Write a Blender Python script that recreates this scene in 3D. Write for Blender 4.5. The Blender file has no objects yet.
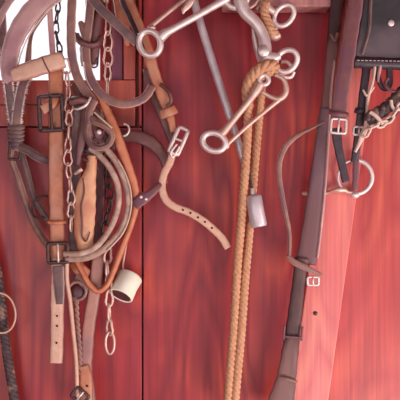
import bpy, bmesh, math, random
from mathutils import Vector, Matrix
random.seed(7)
C = bpy.context.scene.collection
SC = bpy.context.scene
# ------------------------------------------------------------------ camera, sky, lights, exposure
S = 0.0016            # metres per pixel-sized step on the wall
D = 700.0             # camera distance from the wall in the same steps
ZC = 1.55
cam = bpy.data.cameras.new('camera')
cam.sensor_width = 36; cam.lens = 36 * D / 400.0; cam.clip_start = 0.02
co = bpy.data.objects.new('camera', cam); C.objects.link(co)
co.location = (0, -D * S, ZC); co.rotation_euler = (math.pi / 2, 0, 0)
SC.camera = co
w = bpy.data.worlds.new('World'); SC.world = w; w.use_nodes = True
bg = w.node_tree.nodes['Background']
bg.inputs[0].default_value = (0.93, 0.92, 1.0, 1); bg.inputs[1].default_value = 1.3
def area(name, loc, target, size, power, col):
    l = bpy.data.lights.new(name, 'AREA'); l.shape = 'RECTANGLE'; l.size = size[0]; l.size_y = size[1]
    l.energy = power; l.color = col
    o = bpy.data.objects.new(name, l); C.objects.link(o); o.location = loc
    o.rotation_euler = (Vector(target) - Vector(loc)).to_track_quat('-Z', 'Y').to_euler()
area('added_low_right_key', (0.75, -0.85, 0.7), (0.08, 0, 1.35), (0.45, 0.45), 14, (1.0, 0.93, 0.93))  # added key low at right, standing in for sun bounced off the floor
area('added_right_side_light', (1.35, -0.62, 1.3), (0.15, 0, 1.5), (0.3, 0.7), 9, (1.0, 0.92, 0.95))  # added at right to throw strap shadows leftward, with no door behind it
area('added_left_fill', (-0.9, -1.3, 1.35), (-0.2, 0, 1.45), (0.4, 0.6), 3, (0.92, 0.9, 1.0))  # added dim fill from the left for a sheen on the wall
area('daylight_from_window', (-0.75, 0.45, 2.1), (-0.1, -0.15, 1.5), (0.6, 0.5), 9, (0.95, 0.93, 1.0))
vs = SC.view_settings
vs.view_transform = 'Standard'; vs.look = 'None'; vs.gamma = 1; vs.use_curve_mapping = False
vs.exposure = 0.0
# ------------------------------------------------------------------ helpers
def lin(c):
    return tuple(((v / 255) / 12.92 if v / 255 <= 0.04045 else ((v / 255 + 0.055) / 1.055) ** 2.4) for v in c) + (1,)
OFF = 0.0             # extra stand-off of a whole group from the wall, in the same steps
def P(x, y, d=0.0):
    d += OFF
    k = S * (D - d) / D
    return Vector(((x - 200) * k, -d * S, ZC + (200 - y) * k))
def sc(d): return S * (D - d - OFF) / D
def material(name, c1, c2, rough=0.6, metal=0.0, scale=60, bump=0.15, stretch=(1, 1, 1), edge=None, spec=0.5, c3=None):
    m = bpy.data.materials.new(name); m.use_nodes = True
    N = m.node_tree.nodes; L = m.node_tree.links; b = N['Principled BSDF']
    b.inputs['Roughness'].default_value = rough; b.inputs['Metallic'].default_value = metal
    b.inputs['Specular IOR Level'].default_value = spec
    t = N.new('ShaderNodeTexCoord'); mp = N.new('ShaderNodeMapping'); mp.inputs['Scale'].default_value = stretch
    L.new(t.outputs['Object'], mp.inputs[0])
    n = N.new('ShaderNodeTexNoise'); n.inputs['Scale'].default_value = scale; n.inputs['Detail'].default_value = 6; n.inputs['Roughness'].default_value = 0.65
    L.new(mp.outputs[0], n.inputs['Vector'])
    r = N.new('ShaderNodeValToRGB'); L.new(n.outputs[0], r.inputs[0])
    r.color_ramp.elements[0].position = 0.32; r.color_ramp.elements[0].color = lin(c1)
    r.color_ramp.elements[1].position = 0.68; r.color_ramp.elements[1].color = lin(c2)
    out = r.outputs[0]
    if c3:   # blotches of wear or dust
        n2 = N.new('ShaderNodeTexNoise'); n2.inputs['Scale'].default_value = scale * 0.3; n2.inputs['Detail'].default_value = 4
        L.new(mp.outputs[0], n2.inputs['Vector'])
        r2 = N.new('ShaderNodeValToRGB'); L.new(n2.outputs[0], r2.inputs[0])
        r2.color_ramp.elements[0].position = 0.5; r2.color_ramp.elements[1].position = 0.62
        mx = N.new('ShaderNodeMix'); mx.data_type = 'RGBA'; L.new(r2.outputs[0], mx.inputs[0])
        L.new(out, mx.inputs[6]); mx.inputs[7].default_value = lin(c3); out = mx.outputs[2]
    if edge:  # worn strap edge, from the strap's own width coordinate
        uv = N.new('ShaderNodeUVMap'); sx = N.new('ShaderNodeSeparateXYZ'); L.new(uv.outputs[0], sx.inputs[0])
        a = N.new('ShaderNodeMath'); a.operation = 'SUBTRACT'; a.inputs[1].default_value = 0.5; L.new(sx.outputs[0], a.inputs[0])
        ab = N.new('ShaderNodeMath'); ab.operation = 'ABSOLUTE'; L.new(a.outputs[0], ab.inputs[0])
        rr = N.new('ShaderNodeValToRGB'); rr.color_ramp.elements[0].position = 0.36; rr.color_ramp.elements[1].position = 0.47
        L.new(ab.outputs[0], rr.inputs[0])
        mx = N.new('ShaderNodeMix'); mx.data_type = 'RGBA'; L.new(rr.outputs[0], mx.inputs[0])
        L.new(out, mx.inputs[6]); mx.inputs[7].default_value = lin(edge); out = mx.outputs[2]
    L.new(out, b.inputs['Base Color'])
    bp = N.new('ShaderNodeBump'); bp.inputs['Strength'].default_value = bump; bp.inputs['Distance'].default_value = 0.003
    L.new(n.outputs[0], bp.inputs['Height']); L.new(bp.outputs[0], b.inputs['Normal'])
    return m
def wood(name, c1, c2, c3, rough=0.45, dirt=None, grain=1.0, rot=0):
    m = bpy.data.materials.new(name); m.use_nodes = True
    N = m.node_tree.nodes; L = m.node_tree.links; b = N['Principled BSDF']
    b.inputs['Roughness'].default_value = rough
    t = N.new('ShaderNodeTexCoord'); mp = N.new('ShaderNodeMapping'); mp.inputs['Scale'].default_value = (1, 1, 0.16)
    mp.inputs['Rotation'].default_value = (0, rot, 0)
    L.new(t.outputs['Object'], mp.inputs[0])
    n = N.new('ShaderNodeTexNoise'); n.inputs['Scale'].default_value = 4.6 * grain; n.inputs['Detail'].default_value = 3; n.inputs['Distortion'].default_value = 0.6
    L.new(mp.outputs[0], n.inputs['Vector'])
    mul = N.new('ShaderNodeMath'); mul.operation = 'MULTIPLY'; mul.inputs[1].default_value = 34; L.new(n.outputs[0], mul.inputs[0])
    sn = N.new('ShaderNodeMath'); sn.operation = 'PINGPONG'; sn.inputs[1].default_value = 1.0; L.new(mul.outputs[0], sn.inputs[0])
    r = N.new('ShaderNodeValToRGB'); L.new(sn.outputs[0], r.inputs[0])
    r.color_ramp.elements[0].position = 0.0; r.color_ramp.elements[0].color = lin(c1)
    r.color_ramp.elements[1].position = 1.0; r.color_ramp.elements[1].color = lin(c2)
    # fine streaks
    mp2 = N.new('ShaderNodeMapping'); mp2.inputs['Scale'].default_value = (1, 1, 0.03); mp2.inputs['Rotation'].default_value = (0, rot, 0); L.new(t.outputs['Object'], mp2.inputs[0])
    n2 = N.new('ShaderNodeTexNoise'); n2.inputs['Scale'].default_value = 160; n2.inputs['Detail'].default_value = 4; L.new(mp2.outputs[0], n2.inputs['Vector'])
    # orange where the stain has thinned
    n3 = N.new('ShaderNodeTexNoise'); n3.inputs['Scale'].default_value = 6; n3.inputs['Detail'].default_value = 5; L.new(t.outputs['Object'], n3.inputs['Vector'])
    r3 = N.new('ShaderNodeValToRGB'); r3.color_ramp.elements[0].position = 0.44; r3.color_ramp.elements[1].position = 0.68
    r3.color_ramp.elements[1].color = (0.75, 0.75, 0.75, 1); L.new(n3.outputs[0], r3.inputs[0])
    mm = N.new('ShaderNodeMath'); mm.operation = 'MULTIPLY'; L.new(r3.outputs[0], mm.inputs[0]); L.new(sn.outputs[0], mm.inputs[1])
    mx = N.new('ShaderNodeMix'); mx.data_type = 'RGBA'; L.new(mm.outputs[0], mx.inputs[0]); L.new(r.outputs[0], mx.inputs[6]); mx.inputs[7].default_value = lin(c3)
    hs = N.new('ShaderNodeHueSaturation'); L.new(mx.outputs[2], hs.inputs['Color'])
    mr = N.new('ShaderNodeMapRange'); mr.inputs['From Min'].default_value = 0.3; mr.inputs['From Max'].default_value = 0.7
    mr.inputs['To Min'].default_value = 0.82; mr.inputs['To Max'].default_value = 1.15
    L.new(n2.outputs[0], mr.inputs[0]); L.new(mr.outputs[0], hs.inputs['Value'])
    out = hs.outputs[0]
    if dirt:
        n4 = N.new('ShaderNodeTexNoise'); n4.inputs['Scale'].default_value = 9; n4.inputs['Detail'].default_value = 8; n4.inputs['Roughness'].default_value = 0.7
        L.new(mp.outputs[0], n4.inputs['Vector'])
        r4 = N.new('ShaderNodeValToRGB'); r4.color_ramp.elements[0].position = 0.52; r4.color_ramp.elements[1].position = 0.75
        r4.color_ramp.elements[1].color = (0.5, 0.5, 0.5, 1); L.new(n4.outputs[0], r4.inputs[0])
        m4 = N.new('ShaderNodeMix'); m4.data_type = 'RGBA'; L.new(r4.outputs[0], m4.inputs[0]); L.new(out, m4.inputs[6]); m4.inputs[7].default_value = lin(dirt); out = m4.outputs[2]
    L.new(out, b.inputs['Base Color'])
    bp = N.new('ShaderNodeBump'); bp.inputs['Strength'].default_value = 0.25; bp.inputs['Distance'].default_value = 0.0015
    L.new(n2.outputs[0], bp.inputs['Height']); L.new(bp.outputs[0], b.inputs['Normal'])
    return m
M = {}
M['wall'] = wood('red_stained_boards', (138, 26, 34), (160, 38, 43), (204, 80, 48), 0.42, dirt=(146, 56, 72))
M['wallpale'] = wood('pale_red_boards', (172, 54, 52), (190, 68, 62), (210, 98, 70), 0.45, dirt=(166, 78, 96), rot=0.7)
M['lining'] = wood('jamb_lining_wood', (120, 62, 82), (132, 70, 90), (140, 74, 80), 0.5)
M['casing'] = wood('window_casing_wood', (168, 66, 58), (186, 80, 62), (205, 104, 70), 0.45, dirt=(130, 70, 80))
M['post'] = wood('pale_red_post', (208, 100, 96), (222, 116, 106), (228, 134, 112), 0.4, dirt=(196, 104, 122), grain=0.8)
M['rail'] = wood('rail_wood', (178, 112, 112), (196, 128, 124), (200, 140, 120), 0.5)
M['shed'] = wood('shed_boards', (110, 40, 40), (130, 52, 48), (150, 70, 50), 0.7)
M['floor'] = material('packed_earth', (120, 92, 80), (150, 120, 105), 0.95, scale=12)
M['tan'] = material('tan_leather', (182, 106, 76), (204, 132, 98), 0.5, scale=55, edge=(150, 80, 58), c3=(196, 136, 110))
M['orange'] = material('orange_leather', (186, 102, 70), (210, 130, 92), 0.48, scale=50, edge=(165, 88, 66))
M['pink'] = material('dusty_hazed_pink_leather', (186, 140, 136), (206, 160, 152), 0.6, scale=45, edge=(214, 176, 166), c3=(172, 122, 124))  # dust tone lightened further to carry the window glare in the colour
M['dusty'] = material('dusty_hazed_brown_leather', (128, 84, 76), (160, 116, 102), 0.6, scale=60, edge=(190, 150, 134), c3=(122, 84, 86))  # dust tone lightened so the overall haze sits in the colour
M['grey'] = material('grey_worn_leather', (98, 70, 68), (134, 100, 92), 0.6, scale=70, edge=(172, 138, 128), c3=(96, 70, 72))
M['brown'] = material('brown_leather', (90, 48, 44), (122, 72, 62), 0.5, scale=60, edge=(86, 48, 50), c3=(120, 76, 76))
M['dark'] = material('dark_leather', (46, 32, 40), (74, 54, 60), 0.45, scale=60, edge=(50, 32, 42))
M['blackl'] = material('black_leather', (44, 38, 40), (66, 56, 58), 0.36, scale=26, bump=0.12, c3=(98, 80, 82))
M['plum'] = material('plum_brown_leather', (104, 58, 60), (128, 76, 74), 0.5, scale=70, edge=(150, 96, 94), c3=(110, 62, 74))
M['oldstrap'] = material('scuffed_long_leather', (46, 26, 30), (100, 56, 50), 0.6, scale=48, c3=(122, 80, 74), stretch=(1, 1, 0.35))
M['lower'] = material('faded_leather', (168, 112, 98), (188, 132, 116), 0.6, scale=50, edge=(112, 66, 60), c3=(156, 108, 104))
M['foldtan'] = material('light_tan_leather', (206, 142, 104), (226, 166, 126), 0.5, scale=60, c3=(196, 124, 92))
M['dustplum'] = material('dusty_plum_leather', (92, 58, 64), (126, 88, 92), 0.6, scale=38, c3=(112, 70, 70), stretch=(1, 1, 0.3))
M['cream'] = material('cream_cord', (206, 172, 146), (228, 198, 172), 0.75, scale=120)
M['paletan'] = material('pale_tan_leather', (204, 152, 128), (224, 176, 150), 0.55, scale=60, edge=(170, 112, 96))
M['coil'] = material('rolled_leather', (156, 118, 104), (190, 150, 130), 0.5, scale=90, bump=0.3, c3=(206, 172, 150))
M['rope'] = material('manila_rope', (184, 122, 88), (214, 160, 122), 0.85, scale=220, bump=0.5)
M['darkrope'] = material('dark_braided_rope', (62, 44, 48), (92, 68, 66), 0.7, scale=160, bump=0.5, c3=(150, 116, 100))
M['wool'] = material('cream_roll', (232, 220, 192), (244, 236, 214), 0.8, scale=50)
M['fringe'] = material('sheepskin_fringe', (238, 216, 210), (250, 236, 230), 0.9, scale=80)
M['steel'] = material('worn_nickel', (216, 190, 182), (236, 214, 206), 0.4, metal=0.5, scale=80, bump=0.06)
M['brass'] = material('dull_copper_toned_steel', (204, 160, 144), (226, 188, 170), 0.42, metal=0.5, scale=80, bump=0.08)
M['alu'] = material('brushed_aluminium', (196, 176, 178), (218, 202, 202), 0.42, metal=0.4, scale=60, bump=0.06)
M['iron'] = material('dark_iron', (70, 50, 50), (100, 74, 70), 0.5, metal=0.5, scale=120)
M['hole'] = material('dark_hole', (40, 20, 22), (50, 26, 28), 0.9, scale=40)
M['thread'] = material('pale_thread', (214, 178, 160), (226, 194, 176), 0.8, scale=90)

# --- object plumbing
def root(name, label, cat, loc, group=None):
    o = bpy.data.objects.new(name, None); C.objects.link(o); o.empty_display_size = 0.02
    o.location = loc; o['label'] = label; o['category'] = cat; o['_org'] = list(loc)
    if group: o['group'] = group
    return o
def org(o):
    v = Vector((0, 0, 0))
    while o is not None:
        v += o.location; o = o.parent
    return v
def mk(name, bm, mat, parent=None, smooth=True, extra=None):
    bmesh.ops.recalc_face_normals(bm, faces=bm.faces)
    me = bpy.data.meshes.new(name)
    cen = sum((v.co for v in bm.verts), Vector()) / max(1, len(bm.verts))
    base = org(parent) if parent else Vector()
    bmesh.ops.translate(bm, vec=-cen, verts=bm.verts)
    for f in bm.faces: f.smooth = smooth
    bm.to_mesh(me); bm.free()
    me.materials.append(mat)
    for e in (extra or []): me.materials.append(e)
    o = bpy.data.objects.new(name, me); C.objects.link(o)
    if parent: o.parent = parent
    o.location = cen - base
    return o
def struct(o): o['kind'] = 'structure'; return o
def tag(o, label, cat, group=None):
    o['label'] = label; o['category'] = cat
    if group: o['group'] = group
    return o
# --- curves
def spline(pts, n=8, closed=False):
    P_ = [tuple(float(v) for v in p) for p in pts]; out = []; L = len(P_)
    if L == 2 and not closed:
        return [tuple(a + (b - a) * t / n for a, b in zip(*P_)) for t in range(n + 1)]
    segs = L if closed else L - 1
    for i in range(segs):
        if closed: p0, p1, p2, p3 = P_[(i - 1) % L], P_[i], P_[(i + 1) % L], P_[(i + 2) % L]
        else: p0, p1, p2, p3 = P_[max(i - 1, 0)], P_[i], P_[i + 1], P_[min(i + 2, L - 1)]
        for j in range(n):
            t = j / n
            out.append(tuple(0.5 * (2 * b + (c - a) * t + (2 * a - 5 * b + 4 * c - d) * t * t + (3 * b - a - 3 * c + d) * t ** 3) for a, b, c, d in zip(p0, p1, p2, p3)))
    if not closed: out.append(P_[-1])
    return out
def world_path(pts, n=8, closed=False):
    """pts: (x, y, d) -> world points"""
    return [P(*p[:3]) for p in spline([p[:3] for p in pts], n, closed)]
def frames(W, closed=False):
    fr = []; n = len(W)
    for i in range(n):
        a = W[(i - 1) % n] if (closed or i) else W[i]; b = W[(i + 1) % n] if (closed or i < n - 1) else W[i]
        T = (b - a).normalized()
        N0 = Vector((0, -1, 0)); N_ = N0 - T * T.dot(N0)
        if N_.length < 0.25: N_ = (fr[-1][1] - T * T.dot(fr[-1][1])) if fr else Vector((1, 0, 0))
        N_.normalize(); fr.append((T, N_, T.cross(N_)))
    return fr
def sweep(bm, W, prof, closed=False, cap=True, uv=False):
    """prof(i, n) -> list of (u, v): u along the width axis, v toward the viewer"""
    fr = frames(W, closed); rings = []; n = len(W); us = []
    for i in range(n):
        pr = prof(i, n); T, N_, B = fr[i]
        rings.append([bm.verts.new(W[i] + B * u + N_ * v) for u, v in pr])
        mu = max(abs(u) for u, v in pr) or 1; us.append([0.5 + u / (2 * mu) for u, v in pr])
    lay = bm.loops.layers.uv.verify(); m = len(rings[0]); ln = 0
    for i in range(n if closed else n - 1):
        j = (i + 1) % n; l2 = ln + (W[j] - W[i]).length
        for k in range(m):
            q = (k + 1) % m
            f = bm.faces.new((rings[i][k], rings[i][q], rings[j][q], rings[j][k]))
            for lp, (uu, vv) in zip(f.loops, ((us[i][k], ln), (us[i][q], ln), (us[j][q], l2), (us[j][k], l2))): lp[lay].uv = (uu, vv)
        ln = l2
    if cap and not closed:
        bm.faces.new(rings[0]); bm.faces.new(rings[-1])
def rrect(w, t, crown=0.0):
    """rounded strap section, w wide and t thick"""
    a, b = w / 2, t / 2; r = min(b * 0.9, a * 0.5)
    return [(-a, -b + r), (-a + r, -b), (0, -b), (a - r, -b), (a, -b + r), (a, b - r), (a - r, b), (a * 0.4, b + crown), (-a * 0.4, b + crown), (-a + r, b), (-a, b - r)]
def strap_bm(pts, w, t=2.4, n=8, wob=0.03, roll=0, crown=0.3, bm=None, closed=False, tip=False):
    """pts: (x, y, d[, width[, roll degrees]])"""
    full = [(p[0], p[1], p[2], p[3] if len(p) > 3 else w, p[4] if len(p) > 4 else roll) for p in pts]
    sp = spline(full, n, closed); W = [P(*p[:3]) for p in sp]
    bm = bm or bmesh.new(); ph = random.random() * 9
    def prof(i, m):
        s = sc(sp[i][2]); ww = sp[i][3] * s * (1 + wob * math.sin(i * 1.3 + ph)); tt = t * s
        if tip and i >= m - 2: ww *= 0.75 if i == m - 2 else 0.35
        a = math.radians(sp[i][4]); ca, sa = math.cos(a), math.sin(a)
        return [(u * ca - v * sa, u * sa + v * ca) for u, v in rrect(ww, tt, crown * s)]
    sweep(bm, W, prof, closed); return bm
def tube_bm(pts, r, n=8, m=10, bm=None, closed=False, flat=1.0):
    """pts: (x, y, d[, r])"""
    full = [(p[0], p[1], p[2], p[3] if len(p) > 3 else r) for p in pts]
    sp = spline(full, n, closed); W = [P(*p[:3]) for p in sp]; bm = bm or bmesh.new()
    sweep(bm, W, lambda i, k: [(math.cos(q * 2 * math.pi / m) * sp[i][3] * sc(sp[i][2]), math.sin(q * 2 * math.pi / m) * sp[i][3] * sc(sp[i][2]) * flat) for q in range(m)], closed)
    return bm
def ring_bm(x, y, d, rx, ry, r, ang=0, tilt=0, a0=0, a1=360, bm=None, dd=0, flat=1.0):
    """ring; ang turns it in the picture plane, dd swings its depth across its width"""
    closed = abs(a1 - a0) >= 360; n = 40 if closed else 28; pts = []
    for i in range(n if closed else n + 1):
        a = math.radians(a0 + (a1 - a0) * i / n); u, v = math.cos(a) * rx, math.sin(a) * ry
        g = math.radians(ang); pts.append((x + u * math.cos(g) - v * math.sin(g), y + u * math.sin(g) + v * math.cos(g), d + dd * math.cos(a), r))
    return tube_bm(pts, r, n=1, bm=bm, closed=closed, flat=flat)
def ball(bm, x, y, d, r, sq=(1, 1, 1)):
    q = bmesh.ops.create_uvsphere(bm, u_segments=16, v_segments=10, radius=r * sc(d))
    bmesh.ops.scale(bm, vec=sq, verts=q['verts']); bmesh.ops.translate(bm, vec=P(x, y, d), verts=q['verts']); return bm
def disc(x, y, d, r, thick=0.8, bm=None, seg=16):
    bm = bm or bmesh.new()
    q = bmesh.ops.create_cone(bm, cap_ends=True, segments=seg, radius1=r * sc(d), radius2=r * sc(d) * 0.85, depth=thick * S)
    bmesh.ops.rotate(bm, matrix=Matrix.Rotation(math.pi / 2, 3, 'X'), verts=q['verts'])
    bmesh.ops.translate(bm, vec=P(x, y, d), verts=q['verts']); return bm
def poly_bm(outline, d0, d1, bev=0.0):
    """solid from an outline, from depth d0 (back) to d1 (front)"""
    bm = bmesh.new(); d0 += OFF; d1 += OFF
    k = S * (D - d1) / D
    pts = [((x - 200) * k, ZC + (200 - y) * k) for x, y in outline]
    a = [bm.verts.new((x, -d0 * S, z)) for x, z in pts]; b = [bm.verts.new((x, -d1 * S, z)) for x, z in pts]
    n = len(pts); bm.faces.new(a); bm.faces.new(list(reversed(b)))
    for i in range(n): bm.faces.new((a[i], a[(i + 1) % n], b[(i + 1) % n], b[i]))
    if bev:
        bmesh.ops.recalc_face_normals(bm, faces=bm.faces)
        bmesh.ops.bevel(bm, geom=bm.edges[:], offset=bev * S, segments=2, affect='EDGES', profile=0.6)
    return bm
def box_bm(x0, y0, x1, y1, d0, d1, bev=1.0, bm=None):
    return poly_bm([(x0, y0), (x1, y0), (x1, y1), (x0, y1)], d0, d1, bev)
def wbox(a, b, bev=0):
    bm = bmesh.new(); q = bmesh.ops.create_cube(bm, size=1)
    bmesh.ops.scale(bm, vec=[b[i] - a[i] for i in range(3)], verts=bm.verts)
    bmesh.ops.translate(bm, vec=[(a[i] + b[i]) / 2 for i in range(3)], verts=bm.verts)
    if bev: bmesh.ops.bevel(bm, geom=bm.edges[:], offset=bev, segments=1, affect='EDGES')
    return bm
def join(bms):
    out = bmesh.new()
    for b in bms:
        me = bpy.data.meshes.new('tmp'); b.to_mesh(me); b.free(); out.from_mesh(me); bpy.data.meshes.remove(me)
    return out
def rope_bm(pts, R, pitch, strands=3, n=14, hand=1, fac=0.56):
    W = world_path(pts, n); fr = frames(W); bm = bmesh.new(); L = [0]
    for i in range(1, len(W)): L.append(L[-1] + (W[i] - W[i - 1]).length)
    # resample evenly
    step = pitch * S / 9; tot = L[-1]; cnt = max(4, int(tot / step)); E = []
    j = 0
    for i in range(cnt + 1):
        s = tot * i / cnt
        while j < len(L) - 2 and L[j + 1] < s: j += 1
        f = (s - L[j]) / max(1e-9, L[j + 1] - L[j]); E.append((W[j].lerp(W[j + 1], min(1, f)), s))
    fr = frames([e[0] for e in E])
    for k in range(strands):
        path = []
        for (p, s), (T, N_, B) in zip(E, fr):
            a = hand * s / (pitch * S) * 2 * math.pi / 1 + k * 2 * math.pi / strands
            path.append(p + (B * math.cos(a) + N_ * math.sin(a)) * R * 0.48 * S)
        sweep(bm, path, lambda i, m: [(math.cos(q * math.pi / 4) * R * fac * S, math.sin(q * math.pi / 4) * R * fac * S) for q in range(8)])
    return bm
def link_bm(c, T, N_, ln, wd, r):
    """one chain link: an open oval of wire around centre c, long axis T, wide axis B"""
    B = T.cross(N_); pts = []
    for i in range(20):
        a = 2 * math.pi * i / 20
        ca, sa = math.cos(a), math.sin(a)
        pts.append(c + T * (ln / 2 * S) * (abs(ca) ** 0.85) * (1 if ca > 0 else -1) + B * (wd / 2 * S) * sa * (1.0 if ca > 0 else 0.75))
    bm = bmesh.new()
    n = len(pts); rings = []
    for i in range(n):
        t = (pts[(i + 1) % n] - pts[i - 1]).normalized(); u = N_.copy(); v = t.cross(u).normalized(); u = v.cross(t)
        rings.append([bm.verts.new(pts[i] + (u * math.cos(q * math.pi / 3) + v * math.sin(q * math.pi / 3)) * r * S) for q in range(6)])
    for i in range(n):
        for k in range(6):
            bm.faces.new((rings[i][k], rings[i][(k + 1) % 6], rings[(i + 1) % n][(k + 1) % 6], rings[(i + 1) % n][k]))
    return bm
def chain(name, label, pts, ln, wd, r, mat, twist=70, group=None, lap=0.78):
    W = world_path(pts, 20); L = [0]
    for i in range(1, len(W)): L.append(L[-1] + (W[i] - W[i - 1]).length)
    cnt = max(1, int(L[-1] / (ln * lap * S))); rt = root(name, label, 'chain', W[0], group); j = 0
    for i in range(cnt):
        s = L[-1] * (i + 0.5) / cnt
        while j < len(L) - 2 and L[j + 1] < s: j += 1
        c = W[j].lerp(W[j + 1], (s - L[j]) / (L[j + 1] - L[j])); T = (W[j + 1] - W[j]).normalized()
        a = math.radians(25 + twist * i); N_ = Vector((math.sin(a), -math.cos(a), 0)); N_ = (N_ - T * T.dot(N_)).normalized()
        mk('link', link_bm(c, T, N_, ln, wd, r), mat, rt)
    return rt
def buckle_bm(x, y, d, w_, h_, r, ang=0, bar=None):
    """rounded rectangular frame"""
    g = math.radians(ang); pts = []
    for sx, sy in ((-1, -1), (1, -1), (1, 1), (-1, 1)):
        cx, cy = sx * (w_ / 2 - r * 1.2), sy * (h_ / 2 - r * 1.2); a0 = {(-1, -1): 180, (1, -1): 270, (1, 1): 0, (-1, 1): 90}[(sx, sy)]
        for q in (0, 45, 90):
            a = math.radians(a0 + q); u, v = cx + math.cos(a) * r * 1.2, cy + math.sin(a) * r * 1.2
            pts.append((x + u * math.cos(g) - v * math.sin(g), y + u * math.sin(g) + v * math.cos(g), d, r))
    return tube_bm(pts, r, n=2, closed=True, m=8)
def seg_bm(x, y, d, u0, v0, u1, v1, r, ang=0, arch=0):
    g = math.radians(ang)
    def q(u, v, e): return (x + u * math.cos(g) - v * math.sin(g), y + u * math.sin(g) + v * math.cos(g), d + e, r)
    return tube_bm([q(u0, v0, 0), q((u0 + u1) / 2, (v0 + v1) / 2, arch), q(u1, v1, 0)], r, n=4, m=8)
def add_buckle(parent, x, y, d, w_, h_, r, ang, mat, pmat=None, name='buckle'):
    b = mk(name, buckle_bm(x, y, d, w_, h_, r, ang), mat, parent)
    mk('prong', seg_bm(x, y, d + 0.6, 0, -h_ / 2, 0, h_ / 2, r * 0.7, ang, 1.5), pmat or mat, b)
    return b
def holes(parent, pts, r=1.3):
    for x, y, d in pts: mk('punched_hole', disc(x, y, d, r, 0.5), M['hole'], parent)
def fringe(parent, pts, w, side, length=3.2, per=3):
    """short wool tufts along one edge of a strap"""
    sp = spline(pts, 10); W = [P(*p[:3]) for p in sp]; fr = frames(W); bm = bmesh.new()
    for i in range(len(W) - 1):
        for q in range(int(per) + 1):
            t = random.random(); p = W[i].lerp(W[i + 1], t); T, N_, B = fr[i]; s = sc(sp[i][2])
            e = p + B * side * w / 2 * s * 0.9
            d_ = (B * side * random.uniform(0.5, 1.1) + T * random.uniform(-0.7, 0.7) + N_ * random.uniform(-0.4, 0.8)).normalized() * length * random.uniform(0.5, 1.2) * S
            a = [bm.verts.new(e + v * 0.8 * S) for v in (T, N_, -T - N_)]; tp = bm.verts.new(e + d_)
            for k in range(3): bm.faces.new((a[k], a[(k + 1) % 3], tp))
    o = mk('woolly_edge', bm, M['fringe'], parent); o['kind'] = 'stuff'; return o

# ================================================================== THE SETTING
HX = 1.9
def planks(x0, x1, y0, y1, d0=-11, d1=0, bev=0.7): return box_bm(x0, y0, x1, y1, d0, d1, bev)
TOP, BOT = -460, 1160
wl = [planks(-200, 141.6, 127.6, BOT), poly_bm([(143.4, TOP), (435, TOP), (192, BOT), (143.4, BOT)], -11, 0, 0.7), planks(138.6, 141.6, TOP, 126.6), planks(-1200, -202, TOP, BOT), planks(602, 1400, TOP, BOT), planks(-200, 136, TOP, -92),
      planks(-200, -152, -90, 126.4), box_bm(-205, TOP, 610, BOT, -14, -11.2, 0)]
# the backing board must not close the window: rebuild it in pieces
wl[-1].free(); wl.pop()
wl += [box_bm(100, TOP, 160, BOT, -14, -11.5, 0), box_bm(-210, 112, 130, 140, -14, -11.5, 0), box_bm(590, TOP, 612, BOT, -14, -11.5, 0), box_bm(-212, TOP, -190, BOT, -14, -11.5, 0)]
struct(mk('wall_back', join(wl), M['wall'], smooth=False))
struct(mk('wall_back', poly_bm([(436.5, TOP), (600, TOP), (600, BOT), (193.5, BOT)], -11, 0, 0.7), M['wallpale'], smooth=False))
win = bpy.data.objects.new('window_1', None); C.objects.link(win); win.location = P(-20, 80, 0); win['kind'] = 'structure'
mk('window_sill', join([box_bm(-152, 80, 135.2, 104, -10, 3, 1), box_bm(-152, 105, 135.2, 126.2, -10, 0.5, 1)]), M['casing'], win, smooth=False)
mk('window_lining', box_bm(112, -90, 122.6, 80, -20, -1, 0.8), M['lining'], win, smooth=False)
mk('window_jamb', box_bm(123.4, -90, 135.2, 79.4, -10, 2.5, 1), M['casing'], win, smooth=False)
mk('window_head', box_bm(-152, -92, 135.2, -70, -20, 2.5, 1), M['casing'], win, smooth=False)
gm = bpy.data.materials.new('dusty_glass'); gm.use_nodes = True
N = gm.node_tree.nodes; N.clear(); o_ = N.new('ShaderNodeOutputMaterial'); mx = N.new('ShaderNodeMixShader'); tr = N.new('ShaderNodeBsdfTransparent'); gl = N.new('ShaderNodeBsdfGlossy')
gl.inputs['Roughness'].default_value = 0.1; mx.inputs[0].default_value = 0.06; tr.inputs[0].default_value = (1, 1, 1, 1)
gm.node_tree.links.new(tr.outputs[0], mx.inputs[1]); gm.node_tree.links.new(gl.outputs[0], mx.inputs[2]); gm.node_tree.links.new(mx.outputs[0], o_.inputs[0])
mk('pane', box_bm(-152, -90, 112, 81, -18, -16, 0), gm, win, smooth=False)
# leaning post on the right of the long strap
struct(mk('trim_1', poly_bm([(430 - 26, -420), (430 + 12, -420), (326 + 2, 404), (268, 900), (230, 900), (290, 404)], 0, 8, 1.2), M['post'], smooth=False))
# hanging rail: the short rail above the bits, and the long peg rail above the frame
struct(mk('trim_2', box_bm(222, -60, 331, 6.5, 2, 26, 1.5), M['rail'], smooth=False))
struct(mk('trim_3', box_bm(-150, -70, 221, -34, 3, 12, 1.5), M['rail'], smooth=False))
struct(mk('trim_4', box_bm(333, -70, 640, -44, 9, 18, 1.5), M['rail'], smooth=False))
struct(mk('floor', wbox((-HX, -2.6, -0.1), (HX, 0.02, 0.0)), M['floor'], smooth=False))
struct(mk('ceiling', wbox((-HX, -2.6, 2.35), (HX, 0.02, 2.4)), M['shed'], smooth=False))
struct(mk('wall_left', wbox((-HX - .05, -2.6, 0), (-HX, 0.02, 2.35)), M['shed'], smooth=False))
struct(mk('wall_right', wbox((HX, -2.6, 0), (HX + .05, 0.02, 2.35)), M['shed'], smooth=False))

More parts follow.
